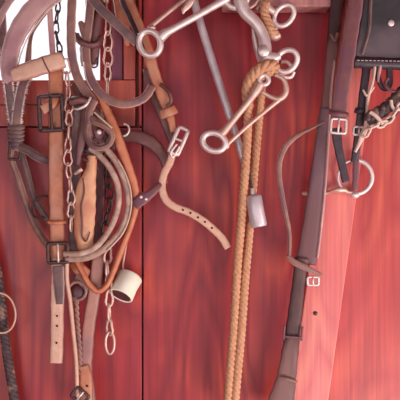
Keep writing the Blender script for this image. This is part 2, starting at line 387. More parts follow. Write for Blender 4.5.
# ================================================================== LEFT CLUSTER
# wide dusty band sweeping across the window
t = root('wide_leather_band', 'wide dusty pink leather band arching across the bright window at top left', 'strap', P(45, -20, 24))
mk('band', strap_bm([(74, -34, 24), (58, -12, 26), (36, 7, 30, 21), (20, 28, 32, 20), (11, 50, 32, 18), (9, 72, 30, 17), (13, 80, 28, 15)], 19, 2.6), M['pink'], t)
mk('edge_stitching', tube_bm([(80, -34, 26.6), (66, -6, 28), (46, 13, 31.6), (30, 34, 33.8), (21, 54, 33.6), (18, 68, 32)], 0.7, m=6), M['thread'], t)
t = root('leather_loop', 'thin pink leather loop at the far left edge of the window', 'strap', P(0, -20, 14))
mk('band', strap_bm([(30, -34, 14), (16, -8, 14), (4, 10, 16), (-2, 30, 16), (2, 52, 16), (-6, 66, 14)], 7, 2), M['pink'], t)
# two woolly straps meeting in a wrap
t = root('woolly_halter', 'pair of woolly-edged halter straps meeting in a wrapped joint at the left', 'halter', P(20, -30, 15))
a_ = [(2, -34, 14), (2, 10, 14), (4, 50, 18), (8, 80, 18), (11, 105, 18), (15, 130, 18)]
b_ = [(54, -34, 15, 4), (50, 4, 15, 4), (40, 20, 15, 4), (31, 36, 16, 4), (28, 62, 17, 7), (28, 72, 17), (22, 88, 19), (18, 110, 20), (16, 132, 19)]
s1 = mk('strap', strap_bm(a_, 8, 2.4), M['grey'], t); fringe(s1, a_[2:], 8, 1); fringe(s1, a_[2:], 8, -1)
s2 = mk('strap', strap_bm(b_, 9, 2.4), M['dusty'], t); fringe(s2, b_[5:], 9, 1); fringe(s2, b_[5:], 9, -1)
wr = bmesh.new()
for k in range(6): strap_bm([(8 + k * .3, 126 + k * 4, 19), (16, 128 + k * 4, 23), (24 - k * .2, 126 + k * 4, 19)], 5, 1.6, n=4, bm=wr)
mk('wrapping', wr, M['grey'], t)
mk('cheek_piece', strap_bm([(15, 146, 19), (27, 150, 23), (38, 157, 25), (52, 162, 22)], 9, 3.4, crown=1.2), M['grey'], t)
mk('throat_latch', strap_bm([(11, 142, 18), (12, 160, 18, 6), (18, 178, 17), (25, 200, 15), (34, 224, 15), (48, 246, 17), (60, 256, 20)], 7, 3, crown=1.2), M['dusty'], t)
mk('inner_strap', strap_bm([(20, 150, 15), (27, 172, 15), (32, 192, 15), (40, 208, 17), (50, 222, 19)], 6.5, 2.6, crown=1), M['grey'], t)
mk('keeper_ring', ring_bm(42, 207, 22, 9, 12, 1.2, 35, a0=40, a1=330, dd=3), M['iron'], t)
mk('side_square', buckle_bm(15, 152, 21, 11, 15, 1.4, 6), M['iron'], t)
# tan cheek strap with two buckles
t = root('cheek_strap', 'long vertical tan leather strap with a big dark square buckle and punched tongue', 'strap', P(56, -34, 26))
mk('hanger_strap', strap_bm([(47, -36, 20), (49, 0, 22), (51, 30, 24), (53, 58, 26), (55, 74, 27)], 6, 2), M['pink'], t)
mk('upper_strap', strap_bm([(55, 66, 28, 13), (56, 78, 30), (56, 104, 32), (56, 130, 32), (56, 180, 32), (57, 222, 32), (57, 262, 31)], 15.5, 2.6), M['tan'], t)
mk('folded_end', strap_bm([(57, 96, 33), (50, 105, 37), (42, 110, 38)], 11, 2.2), M['tan'], t)
add_buckle(t, 51, 113, 37, 23, 34, 2.3, -3, M['iron'])
mk('keeper', strap_bm([(47.5, 222, 33, 4), (57, 223, 36, 4), (66, 222, 33, 4)], 4, 1.3, n=4), M['orange'], t)
tg = mk('tongue', strap_bm([(57, 258, 32), (57, 276, 34, 12), (57, 292, 34), (57, 330, 33), (56, 363, 33)], 13.5, 2.4, tip=False), M['paletan'], t)
holes(tg, [(57, 316, 35), (57, 326, 35), (56.5, 343, 35)], 1.1)
mk('worn_billet', strap_bm([(58, 266, 35), (59, 285, 36, 11), (60, 304, 35, 8)], 12, 2), M['grey'], t)
add_buckle(t, 58, 253, 37, 20, 19, 1.9, -2, M['iron'], M['brass'])
# pinkish end piece lying across at the bottom of the wide band
t = root('folded_strap_end', 'broad pale folded strap end crossing below the window opening', 'strap', P(38, 66, 36))
mk('strap_end', strap_bm([(12, 76, 36, 13), (24, 72, 38, 17), (42, 66, 39, 18), (58, 61, 37, 18), (63, 60, 34, 16)], 17, 2.8), M['paletan'], t)
mk('seam', tube_bm([(42, 57, 40), (46, 66, 41), (50, 73, 40)], 0.7, m=6), M['brown'], t)

# chains
chain('chain', 'thin chain hanging in front of the window beside the tan strap', [(60, -30, 16), (58, 6, 16), (56, 30, 16), (60, 52, 18), (62, 72, 22)], 13, 6, 0.9, M['iron'])
chain('chain', 'bright chain lying against the right edge of the tan cheek strap', [(66, 60, 34), (68, 90, 36), (69, 120, 38), (68, 160, 38), (71, 195, 38), (71, 230, 38)], 15, 8, 1.0, M['brass'], twist=50)
chain('chain', 'pale chain of long open links hanging at the right side of the window', [(105, -30, 22), (106, 0, 22), (108, 20, 22), (108, 60, 22), (107, 100, 22), (104, 128, 20)], 19, 9, 0.95, M['brass'], twist=35)
chain('chain', 'dark twisted chain hanging inside the rolled leather coil', [(108, 150, 14), (107, 175, 14), (110, 200, 14), (106, 225, 14), (108, 248, 14)], 15, 8, 1.4, M['iron'], twist=55)
t = chain('chain', 'short copper-coloured chain ending in a long oval link beside the cream roll', [(109, 248, 24), (107, 268, 26), (109, 290, 26), (109, 312, 26), (110, 334, 26)], 16, 7.5, 1.4, M['brass'], twist=60)
mk('end_link', ring_bm(110, 343, 26, 4.4, 11, 1.3), M['brass'], t)

# straps hanging down the window centre
t = root('hanging_rein', 'straight dusty leather rein hanging in front of the window centre', 'rein', P(72, -34, 30))
mk('rein', strap_bm([(73, -36, 28), (72, 0, 30), (71, 30, 31), (72, 55, 32), (77, 76, 33), (86, 92, 33), (95, 104, 33)], 9, 2.4), M['dusty'], t)
t = root('looped_rein', 'dusty rein drooping under the window in a shallow arc toward the nickel ring', 'rein', P(88, -34, 34))
mk('rein', strap_bm([(93, -36, 26), (90, 10, 28), (86, 45, 30), (88, 70, 34), (96, 88, 38), (108, 99, 40), (122, 104, 41), (136, 102, 40), (146, 96, 36), (152, 86, 30)], 8.5, 2.4), M['dusty'], t)
mk('bright_edge', tube_bm([(84, 62, 35.5), (86, 78, 38), (92, 90, 41)], 0.9, m=6), M['steel'], t)
t = root('diagonal_rein', 'dark dusty rein slanting from the window top down to the nickel bit ring', 'rein', P(80, -34, 40))
mk('rein', strap_bm([(72, -36, 30), (84, -12, 36), (100, 8, 40), (118, 25, 41), (137, 43, 40)], 9.5, 2.6), M['grey'], t)
t = root('orange_reflection', 'orange strip for light reflected on the window jamb behind the slanting dark reins', 'strap', P(118, -34, 12))
mk('strap', strap_bm([(116, -36, 10), (120, -6, 11), (123, 14, 11), (126, 34, 10, 8), (128, 46, 9, 4)], 15, 2.2), M['orange'], t)  # orange colour stands in for light reflected by the jamb
t = root('thin_dark_strap', 'thin dark strap crossing the orange strip and ending at the nickel bit ring', 'strap', P(115, -34, 26))
mk('strap', strap_bm([(114, -36, 22), (122, 0, 26), (130, 18, 30), (138, 36, 33), (143, 50, 32)], 5, 2), M['dark'], t)
# knotted leather bundle
t = root('leather_bundle', 'bunch of knotted brown leather ends tied against the bright window', 'strap', P(92, -30, 22))
mk('strap', strap_bm([(84, -34, 18), (88, -4, 20, 8), (92, 18, 22), (88, 36, 24, 13), (87, 50, 22, 15), (88, 66, 20, 14)], 11, 5, crown=1.5), M['dusty'], t)
mk('strap', strap_bm([(104, -34, 20), (101, 0, 22), (98, 22, 25), (95, 44, 24, 11), (92, 64, 21, 12)], 9, 4, crown=1.2), M['brown'], t)
mk('knot', strap_bm([(76, 35, 24), (80, 41, 29), (88, 45, 31), (97, 44, 29), (101, 38, 24)], 7, 4, crown=1.5), M['brown'], t)
mk('loose_end', strap_bm([(80, 22, 26, 5), (84, 30, 28, 9), (87, 40, 28, 8)], 8, 3), M['dusty'], t)
mk('hook', tube_bm([(86, 60, 25), (92, 67, 26), (97, 66, 26), (98, 58, 25)], 0.9, m=6), M['iron'], t)
# central tangle
t = root('pear_loop', 'dusty leather pear-shaped loop with a bright stud at the tangle centre', 'loop', P(96, 110, 44))
mk('band', strap_bm([(91, 118, 42), (95, 122, 45), (106, 127, 47), (112, 136, 47), (108, 145, 47), (98, 148, 47), (90, 143, 45), (87, 130, 42)], 6, 3, closed=True, crown=1), M['dusty'], t)
mk('inner_band', strap_bm([(93, 124, 41), (97, 133, 43), (101, 143, 41)], 7, 3), M['brown'], t)
mk('inner_lace', strap_bm([(104, 130, 42), (100, 138, 43), (94, 140, 42)], 4, 2), M['plum'], t)
b = bmesh.new(); ball(b, 99, 132, 45, 2.7, (1, .6, 1)); mk('stud', b, M['steel'], t)
t = root('tangled_strap', 'cream thonged leather end above the pear-shaped loop', 'strap', P(90, 100, 40))
mk('strap', strap_bm([(94, 100, 38), (90, 110, 42, 8), (89, 122, 42, 7), (92, 140, 38, 8)], 9, 3, crown=1), M['dusty'], t)
mk('thong', tube_bm([(94, 112, 43), (104, 121, 46), (112, 128, 47)], 1.0, m=6), M['cream'], t)
t = root('crossing_straps', 'short brown strap ends crossed and knotted just below the drooping rein', 'strap', P(88, 96, 30))
mk('strap', strap_bm([(74, 84, 27), (82, 98, 30), (96, 112, 33), (108, 128, 30), (113, 150, 27)], 8, 3, crown=1), M['brown'], t)
mk('strap', strap_bm([(108, 108, 31), (100, 118, 33), (86, 122, 33), (72, 118, 28)], 9, 3, crown=1), M['dusty'], t)
mk('strap', strap_bm([(68, 96, 24), (82, 120, 27), (90, 150, 28), (94, 170, 24)], 9, 3, crown=1), M['plum'], t)
mk('strap', strap_bm([(112, 118, 24), (108, 138, 28), (98, 152, 31), (84, 150, 29)], 7, 3, crown=1), M['grey'], t)
mk('strap', strap_bm([(64, 132, 27), (74, 140, 29), (86, 138, 30), (96, 150, 31)], 6, 2.6, crown=1), M['brown'], t)
t = root('crescent_buckle', 'bright crescent half-ring at the middle of the tangle under the crossing reins', 'buckle', P(80, 105, 40))
mk('half_ring', tube_bm([(72, 108, 39, .8), (78, 109, 41, 1.4), (86, 105, 42, 1.6), (91, 97, 41, .8)], 1.3), M['steel'], t)
mk('dark_keeper', strap_bm([(70, 102, 38), (80, 100, 40), (92, 104, 38)], 9, 4, crown=1.5), M['brown'], t)
t = root('grey_hanging_strap', 'grey-brown strap hanging down behind the bright chain into the tangle', 'strap', P(80, 110, 26))
mk('strap', strap_bm([(79, 96, 30), (79, 118, 32), (77, 145, 30, 12), (76, 172, 26, 10), (73, 200, 24, 9), (72, 226, 24, 8), (76, 250, 24)], 14, 3, crown=1), M['grey'], t)
mk('second_layer', strap_bm([(87, 102, 36, 9), (84, 125, 37), (80, 148, 36, 8), (78, 166, 34, 6)], 10, 3, crown=1), M['brown'], t)
mk('toggle', tube_bm([(75, 174, 36, 1.5), (79, 171, 39, 2), (82, 169, 39, 2.4)], 2), M['brass'], t)
t = root('folded_tan_leather', 'folded light tan leather tongue with a dark groove hanging in the coil centre', 'strap', P(88, 150, 32))
mk('front_fold', strap_bm([(92, 156, 37, 10), (91, 170, 38, 11), (86, 190, 37, 20), (85, 212, 37, 21), (84, 232, 36, 20), (86, 250, 33, 15)], 18, 4, crown=1.5), M['foldtan'], t)
mk('groove', tube_bm([(83, 178, 40.4, .6), (84, 192, 41.2), (81, 206, 41.2), (82, 222, 41.2), (82, 236, 40.4), (86, 241, 40.2), (90, 232, 40, .5)], 0.9, m=6), M['brown'], t)
mk('lower_fold', strap_bm([(74, 262, 22), (80, 270, 24), (88, 276, 22)], 14, 3), M['orange'], t)
mk('neck_band', strap_bm([(83, 158, 36), (90, 161, 39), (98, 157, 36)], 4, 2), M['brown'], t)
t = root('round_leather_boss', 'dark round leather boss hanging under the coil at the lower left', 'boss', P(78, 286, 26))
b = bmesh.new(); ball(b, 77, 293, 26, 8, (1, .5, 1)); mk('boss', b, M['brown'], t)
mk('rim', ring_bm(77, 291, 29, 9, 9, 1.5), M['dusty'], t)
mk('hanging_tab', strap_bm([(76, 276, 24), (84, 282, 27), (90, 288, 25)], 10, 3), M['dusty'], t)

# rolled leather coil
t = root('plum_strip', 'flat plum-coloured strip behind the dark chain inside the coil', 'strap', P(100, 140, 8))
mk('strap', strap_bm([(101, 132, 8), (100, 170, 8), (99, 210, 8), (99, 262, 8)], 10, 2), M['plum'], t)  # flat plum-coloured strip set close to the wall
t = root('rolled_leather_coil', 'big round loop of rolled pale leather doubled on its right side', 'coil', P(100, 110, 36))
mk('outer_turn', tube_bm([(94, 138, 32), (104, 147, 36), (115, 160, 37), (123, 175, 38), (128, 192, 38), (128, 210, 38), (121, 230, 38), (104, 249, 38), (86, 258, 38), (66, 259, 36)], 3.3, flat=0.85), M['coil'], t)
mk('inner_turn', tube_bm([(90, 148, 34), (101, 157, 38), (111, 170, 39), (118, 187, 39), (118, 207, 39), (111, 227, 39), (97, 246, 40), (82, 253, 40), (64, 254, 36)], 3.0, flat=0.85), M['coil'], t)
mk('edge_highlight', tube_bm([(118, 160, 40), (126, 175, 41), (131, 193, 41), (130.5, 212, 41), (123, 233, 41), (107, 251, 41)], 0.7, m=6), M['thread'], t)  # pale line painting the highlight along the coil's outer edge

# orange noseband loop with riveted tab
t = root('noseband', 'orange noseband looping down from the tangle to a rounded bottom beside the cream roll', 'noseband', P(108, 100, 26))
mk('strap', strap_bm([(98, 92, 33), (105, 107, 35), (113, 126, 37, 10), (121, 147, 37, 10), (128, 166, 35, 9), (134, 186, 31, 9), (136, 203, 28, 8), (131, 224, 27, 7), (122, 248, 28, 7), (114, 270, 30, 6), (107, 285, 31, 6), (98, 291, 31, 6), (89, 284, 31, 6), (81, 270, 31, 6), (74, 256, 30, 6)], 8, 3, crown=.8), M['orange'], t)
j = mk('riveted_tab', strap_bm([(134, 205, 30, 12), (142, 199, 31, 12), (150, 194, 31, 9), (160, 185, 28, 7), (166, 180, 24, 6)], 10, 3), M['plum'], t)
for x, y in ((141, 197), (146, 199)):
    b = bmesh.new(); ball(b, x, y, 33.5, 1.6, (1, .5, 1)); mk('rivet', b, M['steel'], j)
t = root('dark_curved_strap', 'dark brown strap bowing from the tangle to the buckle of the centre strap', 'strap', P(118, 135, 18))
mk('strap', strap_bm([(110, 130, 14), (124, 136, 17, 11), (138, 137, 18, 13), (152, 143, 18, 13), (162, 155, 17, 10), (166, 170, 16, 6)], 12, 2.4), M['brown'], t)
mk('ring', ring_bm(124, 130, 20, 5, 6, 1.1, 20, a0=-120, a1=80), M['steel'], t)

# lower left hanging pieces
t = root('thin_tan_lace', 'thin pale strap hanging straight down at the left of the dark braid', 'strap', P(67, 262, 34))
mk('strap', strap_bm([(67, 258, 36), (67, 280, 34), (70, 300, 33), (73, 330, 32), (76, 360, 32), (77, 385, 32), (78, 412, 30)], 4.5, 2.4), M['paletan'], t)
t = root('wide_lower_strap', 'wide pinkish strap hanging from the coil to the bottom edge of the view', 'strap', P(97, 250, 24))
mk('strap', strap_bm([(100, 246, 22), (97, 270, 24), (94, 295, 25), (89, 325, 25), (87, 350, 25), (86, 370, 26), (88, 400, 26, 16), (88, 420, 26, 16)], 13, 2.6), M['lower'], t)
mk('folded_billet', strap_bm([(84, 366, 28, 10), (86, 378, 30, 13), (86, 400, 30, 14), (86, 416, 28, 14)], 13, 2.6), M['tan'], t)
holes(t, [(87, 369, 29.7), (87, 386, 32)], 1.3)
add_buckle(t, 80, 396, 34, 15, 11, 1.5, 40, M['iron'], M['steel'])
t = root('braided_cord', 'short dark braided cord hanging between the thin strap and the wide strap', 'cord', P(76, 300, 26))
mk('cord', rope_bm([(76, 296, 27), (77, 320, 28), (79, 345, 28), (80, 374, 28)], 2.6, 11, 2), M['dusty'], t)
# cream roll
t = root('cream_roll', 'cream-coloured open roll hanging tilted just right of the noseband bottom', 'roll', P(126, 285, 20))
def roll():
    # hollow tilted tube: axis mostly across the picture, open end facing lower left
    bm = bmesh.new(); ax = (P(116.5, 294, 20) - P(131, 274, 20)); a = P(130.5, 276, 13); b = P(120.5, 296, 25); T = (b - a).normalized()
    N_ = Vector((0, -1, 0)); N_ = (N_ - T * T.dot(N_)).normalized(); B = T.cross(N_)
    R = 12.0 * S
    sec = [(a, R, 1), (a.lerp(b, .05), R * 1.05, 1), (a.lerp(b, .5), R * .98, 1), (a.lerp(b, .96), R * 1.03, 1), (b, R, 1), (b, R * .86, 1), (a.lerp(b, .7), R * .84, 1), (a.lerp(b, .68), R * .05, 1)]
    rings = [[bm.verts.new(c + (B * math.cos(q * math.pi / 14) * r + N_ * math.sin(q * math.pi / 14) * r)) for q in range(28)] for c, r, _ in sec]
    for i in range(len(rings) - 1):
        for k in range(28): bm.faces.new((rings[i][k], rings[i][(k + 1) % 28], rings[i + 1][(k + 1) % 28], rings[i + 1][k]))
    bm.faces.new(rings[0]); bm.faces.new(rings[-1]); return bm, T, N_, B, a, b, R
bm, T, N_, B, a, b, R = roll()
mk('roll', bm, M['wool'], t)
bm = bmesh.new(); rg = [[bm.verts.new(a.lerp(b, f) + (B * math.cos(q * math.pi / 14) + N_ * math.sin(q * math.pi / 14)) * R * g) for q in range(28)] for f, g in ((.975, .85), (.93, .2))]
for k in range(28): bm.faces.new((rg[0][k], rg[0][(k + 1) % 28], rg[1][(k + 1) % 28], rg[1][k]))
bm.faces.new(rg[1]); mk('opening_shade', bm, M['brown'], t)  # dark cone standing in for shade inside the roll's open end
bm = bmesh.new(); pp = []
for q in range(9):
    an = math.radians(60 + q * 9); c_ = a.lerp(b, .35 + .3 * math.sin(q / 8 * math.pi)); pp.append(c_ + B * math.cos(an) * R * 1.0 + N_ * math.sin(an) * R * .82)
sweep(bm, pp, lambda i, m: [(math.cos(k * math.pi / 3) * .6 * S, math.sin(k * math.pi / 3) * .6 * S) for k in range(6)])
mk('crease', bm, M['pink'], t)
t = root('string', 'tan cord loop holding the cream roll behind the noseband', 'cord', P(124, 262, 18))
mk('cord', tube_bm([(128, 236, 14), (125, 252, 12), (123, 266, 10), (124, 276, 6)], 1.1, m=6), M['paletan'], t)

# dark rope and ring at the left edge
t = root('dark_rope', 'dark braided rope hanging at the far left edge of the wall', 'rope', P(2, 250, 12))
mk('rope', rope_bm([(-36, -30, 10), (-30, 80, 10), (-22, 180, 10), (-6, 255, 10), (0, 290, 11), (4, 330, 12), (8, 360, 12), (12, 385, 12), (17, 415, 12)], 4.8, 14), M['darkrope'], t)
t = root('wire_ring', 'thin pale ring hung round the dark rope at the left edge', 'ring', P(2, 293, 20))
mk('ring', ring_bm(1, 313, 20, 14.5, 20, 1.1, -8), M['paletan'], t)


# ================================================================== CENTRE
t = root('buckled_strap', 'tan strap with a silver buckle and a curling punched end in the wall centre', 'strap', P(125, -34, 26))
mk('upper_strap', strap_bm([(112, -36, 18), (128, 0, 20), (140, 30, 22), (148, 52, 24, 12), (154, 72, 25), (160, 90, 26), (166, 104, 26, 12), (170, 116, 26, 9), (174, 132, 25, 8)], 11.5, 2.6), M['tan'], t)
mk('backing_layer', strap_bm([(148, 68, 19), (153, 92, 20), (162, 112, 21), (170, 132, 21), (174, 142, 21)], 11, 2.4), M['brown'], t)
mk('keeper', strap_bm([(161, 115, 27), (168, 112.5, 31), (176, 109, 27)], 10, 2, n=5), M['tan'], t)
mk('loose_loop', strap_bm([(160, 84, 29), (169, 92, 33), (171, 101, 33), (167, 106, 29)], 4, 1.8), M['brown'], t)
bk = mk('buckle', buckle_bm(178.5, 141, 28, 10, 27, 2.1, 24), M['steel'], t)
mk('prong', tube_bm([(177, 144, 29), (171, 152, 30), (173, 157, 29), (180, 146, 29)], 1.2, m=8), M['steel'], bk)
mk('cross_bar', tube_bm([(174, 138, 28), (182, 141, 28)], 1.3, m=8), M['steel'], bk)
tg = mk('tongue', strap_bm([(173, 150, 24, 8), (170, 162, 25, 8), (164, 174, 27, 8), (162, 188, 28, 8), (166, 200, 29, 8), (175, 207, 29, 8), (188, 212, 29, 8), (202, 220, 29, 8), (214, 230, 28, 8), (222, 238, 27, 8), (228, 248, 26, 8)], 7.5, 2.4), M['paletan'], t)
holes(tg, [(183, 210, 31), (190.5, 213, 31), (198, 217.5, 31), (205, 222, 31), (212, 228, 30)], 1.1)

# upper long-shank bit
def shank(pts, r, mat, parent, name='shank'):
    pts = [(p[0], p[1], p[2], (p[3] if len(p) > 3 else r) * 1.32) for p in pts]
    return mk(name, tube_bm(pts, r, m=12), mat, parent)
t = root('long_shank_bit', 'upper nickel bit with a large ring at its left end and two slanting rods', 'bit', P(236, -6, 44))
mk('ring', ring_bm(149.8, 43.3, 44, 10.6, 12.6, 3.2, -18, dd=2), M['steel'], t)
shank([(160, 38, 44, 4.2), (165, 33.5, 44, 3.8), (172, 29.5, 44, 2.9), (195, 17, 42, 2.7), (214, 6, 40, 2.9), (228, -2, 38, 3.6)], 3, M['steel'], t)
shank([(150, 29, 43, 3), (153, 25, 42, 2.0), (170, 11, 38, 1.7), (190, -5, 34, 1.7), (206, -18, 30, 1.7)], 1.8, M['brass'], t, 'thin_rod')
b = bmesh.new(); ball(b, 152, 28, 44, 4, (1, .8, .7)); mk('knuckle', b, M['brass'], t)
mk('end_ring', ring_bm(236, -5, 38, 12, 13, 2.9, 0), M['steel'], t)
t = root('curb_hook', 'small crescent metal hook between the rods of the upper bit', 'hook', P(186, 0, 34))
mk('hook', tube_bm([(193, -10, 40, 2.6), (192, -2, 42, 3.8), (188, 5, 43, 3.8), (184, 10, 43, 2.6), (183, 14, 43, .8)], 2, flat=.6), M['brass'], t)
mk('eye', ring_bm(193, -13, 40, 5, 5, 1.6), M['brass'], t)

# curb bit with S shank
t = root('curb_bit', 'pale nickel curb bit with a curved shank, round rosette and oval rings', 'bit', P(246, -6, 40))
shank([(238, -14, 40, 4.5), (240, 0, 40, 5.2), (245, 12, 41, 4.8), (255, 22, 42, 4.6), (262, 33, 42, 4.4), (265, 45, 42, 4.8), (265, 56, 42, 5.4), (272, 58, 42, 4.6), (280, 56, 42, 2.6)], 4, M['steel'], t)
mk('rosette', disc(263.5, 51, 49.5, 6.4, 2.6, seg=24), M['steel'], t)
mk('ring', ring_bm(286.5, 61, 42, 12.3, 9.6, 2.8, -48, dd=3), M['steel'], t)
shank([(253, 28, 37, 1.2), (254.5, 38, 36, 1.9), (257, 50, 36, 2.1), (260, 62, 37, 1.8)], 2, M['steel'], t, 'curb_hook')
shank([(281, 62, 36), (287, 62, 34), (292, 68, 33), (293, 74, 34)], 1.6, M['brass'], t, 'inner_hook')
shank([(276, 73, 38), (283, 77, 37), (291, 77, 37), (294, 72, 37)], 1.4, M['steel'], t, 'outer_hook')
mk('top_ring', ring_bm(249, -4, 36, 10, 13, 1.6, 30), M['brass'], t)
# second ringed cheek, behind
t = root('upper_cheek_ring', 'smaller nickel cheek piece with an oval ring just below the wooden rail', 'bit', P(264, -4, 34))
mk('ring', ring_bm(284, 15.5, 30, 12.0, 8.4, 2.6, -50, dd=2), M['steel'], t)
shank([(260, -14, 34, 2.6), (263, -2, 34, 2.8), (267, 7, 33, 3.2), (274, 12, 32, 2.4)], 3, M['steel'], t, 'cheek')
shank([(266, 24, 32, 2), (268, 31, 33, 3), (274, 36, 34, 4.2), (279, 34, 34, 3.4)], 3, M['brass'], t, 'lower_cheek')
shank([(274, 18, 31), (273, 24, 31), (276, 30, 32)], 2, M['steel'], t, 'joint')
shank([(256, 10, 30, 1.4), (261, 2, 30, 1.4), (264, -14, 28, 1.4)], 1.4, M['brass'], t, 'chain_hook')
# lower bit
t = root('loose_ring_bit', 'lower nickel bit slanting across the rope with a ring at its lower left end', 'bit', P(264, 80, 48))
mk('ring', ring_bm(214, 142, 46, 11.6, 9.0, 3.1, 18, dd=1), M['steel'], t)
shank([(221, 134, 46, 3.6), (226, 129, 46, 3.0), (236, 117, 47, 2.4), (249, 101, 48, 2.6), (256, 91, 48, 3.4), (260, 84, 48, 3.6)], 3, M['brass'], t)
shank([(226, 146, 46, 2.2), (231, 141, 46, 1.6), (250, 124, 46, 1.5), (268, 109, 46, 1.6), (280, 99, 46, 2.0)], 1.7, M['brass'], t, 'thin_rod')
b = bmesh.new(); ball(b, 226, 146, 46, 3.6, (1, .8, 1)); mk('knuckle', b, M['brass'], t)
mk('eye', ring_bm(264, 80, 48, 4.8, 4.8, 2.3, 0), M['steel'], t)
shank([(275, 75, 46, 1.2), (283, 79, 46, 1.8), (286, 87, 46, 2.2), (285, 94, 46, 2.4), (279, 99, 46, 2.4), (271, 97, 46, 1.6), (262, 92, 47, 1.6)], 2, M['brass'], t, 'end_loop')

# rod tool with cylinder
t = root('metal_rod_tool', 'long grey metal rod ending in a small aluminium cylinder behind the rope', 'tool', P(196, -30, 16))
shank([(187, -34, 18, 3.1), (196.5, 10, 21, 3.1), (220, 86, 27, 3.1), (241, 152, 32, 2.8), (247, 172, 33, 2.5)], 3.5, M['alu'], t, 'rod')
shank([(247, 170, 33, 2), (250, 180, 34, 1.1), (252, 190, 35, 1.1), (253, 196, 35, 1.3)], 1.6, M['iron'], t, 'neck')
mk('collar', tube_bm([(252.2, 188, 35, 2.2), (253.4, 196, 35, 3.4)], 3), M['steel'], t)
bm = bmesh.new()
cyl = [(253.2, 194.5, 4), (253.4, 195.4, 7), (253.7, 197, 8), (256, 211, 8.2), (258.6, 225, 8.3), (258.9, 226.6, 7.6), (258.8, 226.4, 5.5)]
W = [P(x, y, 37) for x, y, r in cyl]
T0 = (W[4] - W[2]).normalized(); N0 = Vector((0, -1, 0)); B0 = T0.cross(N0); rr = []
for p, (x, y, r) in zip(W, cyl): rr.append([bm.verts.new(p + (B0 * math.cos(q * math.pi / 14) + N0 * math.sin(q * math.pi / 14)) * r * sc(37)) for q in range(28)])
for i in range(len(rr) - 1):
    for k in range(28): bm.faces.new((rr[i][k], rr[i][(k + 1) % 28], rr[i + 1][(k + 1) % 28], rr[i + 1][k]))
bm.faces.new(rr[0]); bm.faces.new(rr[-1]); mk('cylinder', bm, M['alu'], t)

# rope
t = root('manila_rope', 'golden manila rope knotted on the curb bit and hanging doubled to the bottom', 'rope', P(262, 66, 40))
mk('left_strand', rope_bm([(256, 88, 38), (249, 100, 40), (248, 120, 41), (246.5, 150, 42), (243.5, 190, 38), (240.5, 230, 34), (237.5, 265, 30), (233.5, 330, 28), (229, 385, 28), (227, 415, 28)], 4.3, 15), M['rope'], t)
mk('right_strand', rope_bm([(262, 84, 30), (260.5, 100, 26), (257.5, 135, 22), (253.5, 180, 20), (249.5, 230, 22), (245.5, 275, 26), (241.5, 330, 28), (236.5, 385, 28), (234, 415, 28)], 4.3, 15, hand=1), M['rope'], t)
mk('knot_loop', rope_bm([(249, 108, 38), (247, 92, 42), (250, 80, 46), (258, 70, 49), (268, 65, 49), (276, 66, 44)], 5.4, 20), M['rope'], t)
mk('knot_turn', rope_bm([(276, 70, 42), (266, 74, 44), (256, 84, 44), (254, 94, 42)], 4.5, 16), M['rope'], t)
t = root('rope_tie', 'short brown rope tie wound round the upper cheek piece under the rail', 'rope', P(268, 0, 36))
mk('tie', rope_bm([(266, 2, 37), (264, 12, 38), (268, 22, 38), (271, 30, 38), (275, 34, 36)], 4.4, 14), M['rope'], t)

# ================================================================== RIGHT
# long scuffed strap in front of the post's left edge
OFF = 10
t = root('long_scuffed_strap', 'long scuffed brown strap running down the left edge of the leaning post', 'strap', P(336, -40, 12))
mk('upper_length', strap_bm([(341, -46, 14, 12), (337, 0, 15, 13), (333, 40, 15, 12), (328, 90, 15, 11), (326, 110, 15, 12)], 13, 3.4), M['oldstrap'], t)
mk('dusty_length', strap_bm([(326, 108, 16, 12), (323, 130, 14, 13), (317, 180, 14, 15), (311, 230, 14, 19), (306, 264, 14, 21)], 13, 3.4), M['dustplum'], t)
mk('worn_edge', strap_bm([(334, 60, 15, 2.2), (330, 100, 15, 2.6), (328, 140, 14, 2.8), (324.5, 190, 14, 2.8), (320.5, 230, 14, 2.8), (317, 258, 14, 2.4)], 2.6, 5), M['pink'], t)
mk('lower_length', strap_bm([(302, 258, 17, 15), (299, 280, 17, 13), (296, 305, 17, 14), (293, 330, 16, 15), (290, 352, 16, 17), (286, 380, 15, 20), (281, 402, 15, 26), (278, 420, 15, 26)], 14, 3.2), M['oldstrap'], t)
mk('keeper', strap_bm([(331, 34, 18), (335, 40, 20), (338, 33, 19)], 3, 1.6), M['dusty'], t)
j = mk('stitched_square', join([seg_bm(293, 333, 20, -9, -7, -9, 7, 1.2, 4), seg_bm(293, 333, 20, 9, -7, 9, 7, 1.2, 4), seg_bm(293, 333, 20, -9, 4, 9, 4, 1.1, 4)]), M['plum'], t)
mk('cross_binding', strap_bm([(281, 377, 18), (287, 379, 20), (297, 382, 18)], 3, 1.6), M['dusty'], t)
add_buckle(t, 313, 281, 17, 11, 8, 1.3, 0, M['steel'])
# thin bowed strap
t = root('bowed_strap', 'thin pale strap bowing out to the left of the long scuffed strap', 'strap', P(320, 126, 20))
mk('strap', strap_bm([(324, 122, 18, 2), (312, 128, 20, 3), (298, 135, 23, 4.5), (286, 146, 25, 5.5), (280, 160, 26, 5.5), (279.5, 178, 26, 5), (284, 205, 25, 4.5), (289, 230, 23, 4), (289.5, 248, 22, 3.6), (288.5, 257, 22, 4)], 5, 2), M['dusty'], t)
mk('cross_strap', strap_bm([(287.5, 256, 23, 4), (294, 262, 24, 6), (306, 268, 23, 6), (318, 273, 21, 4), (322, 275, 20, 2)], 5, 2.4), M['dusty'], t)
OFF = 26
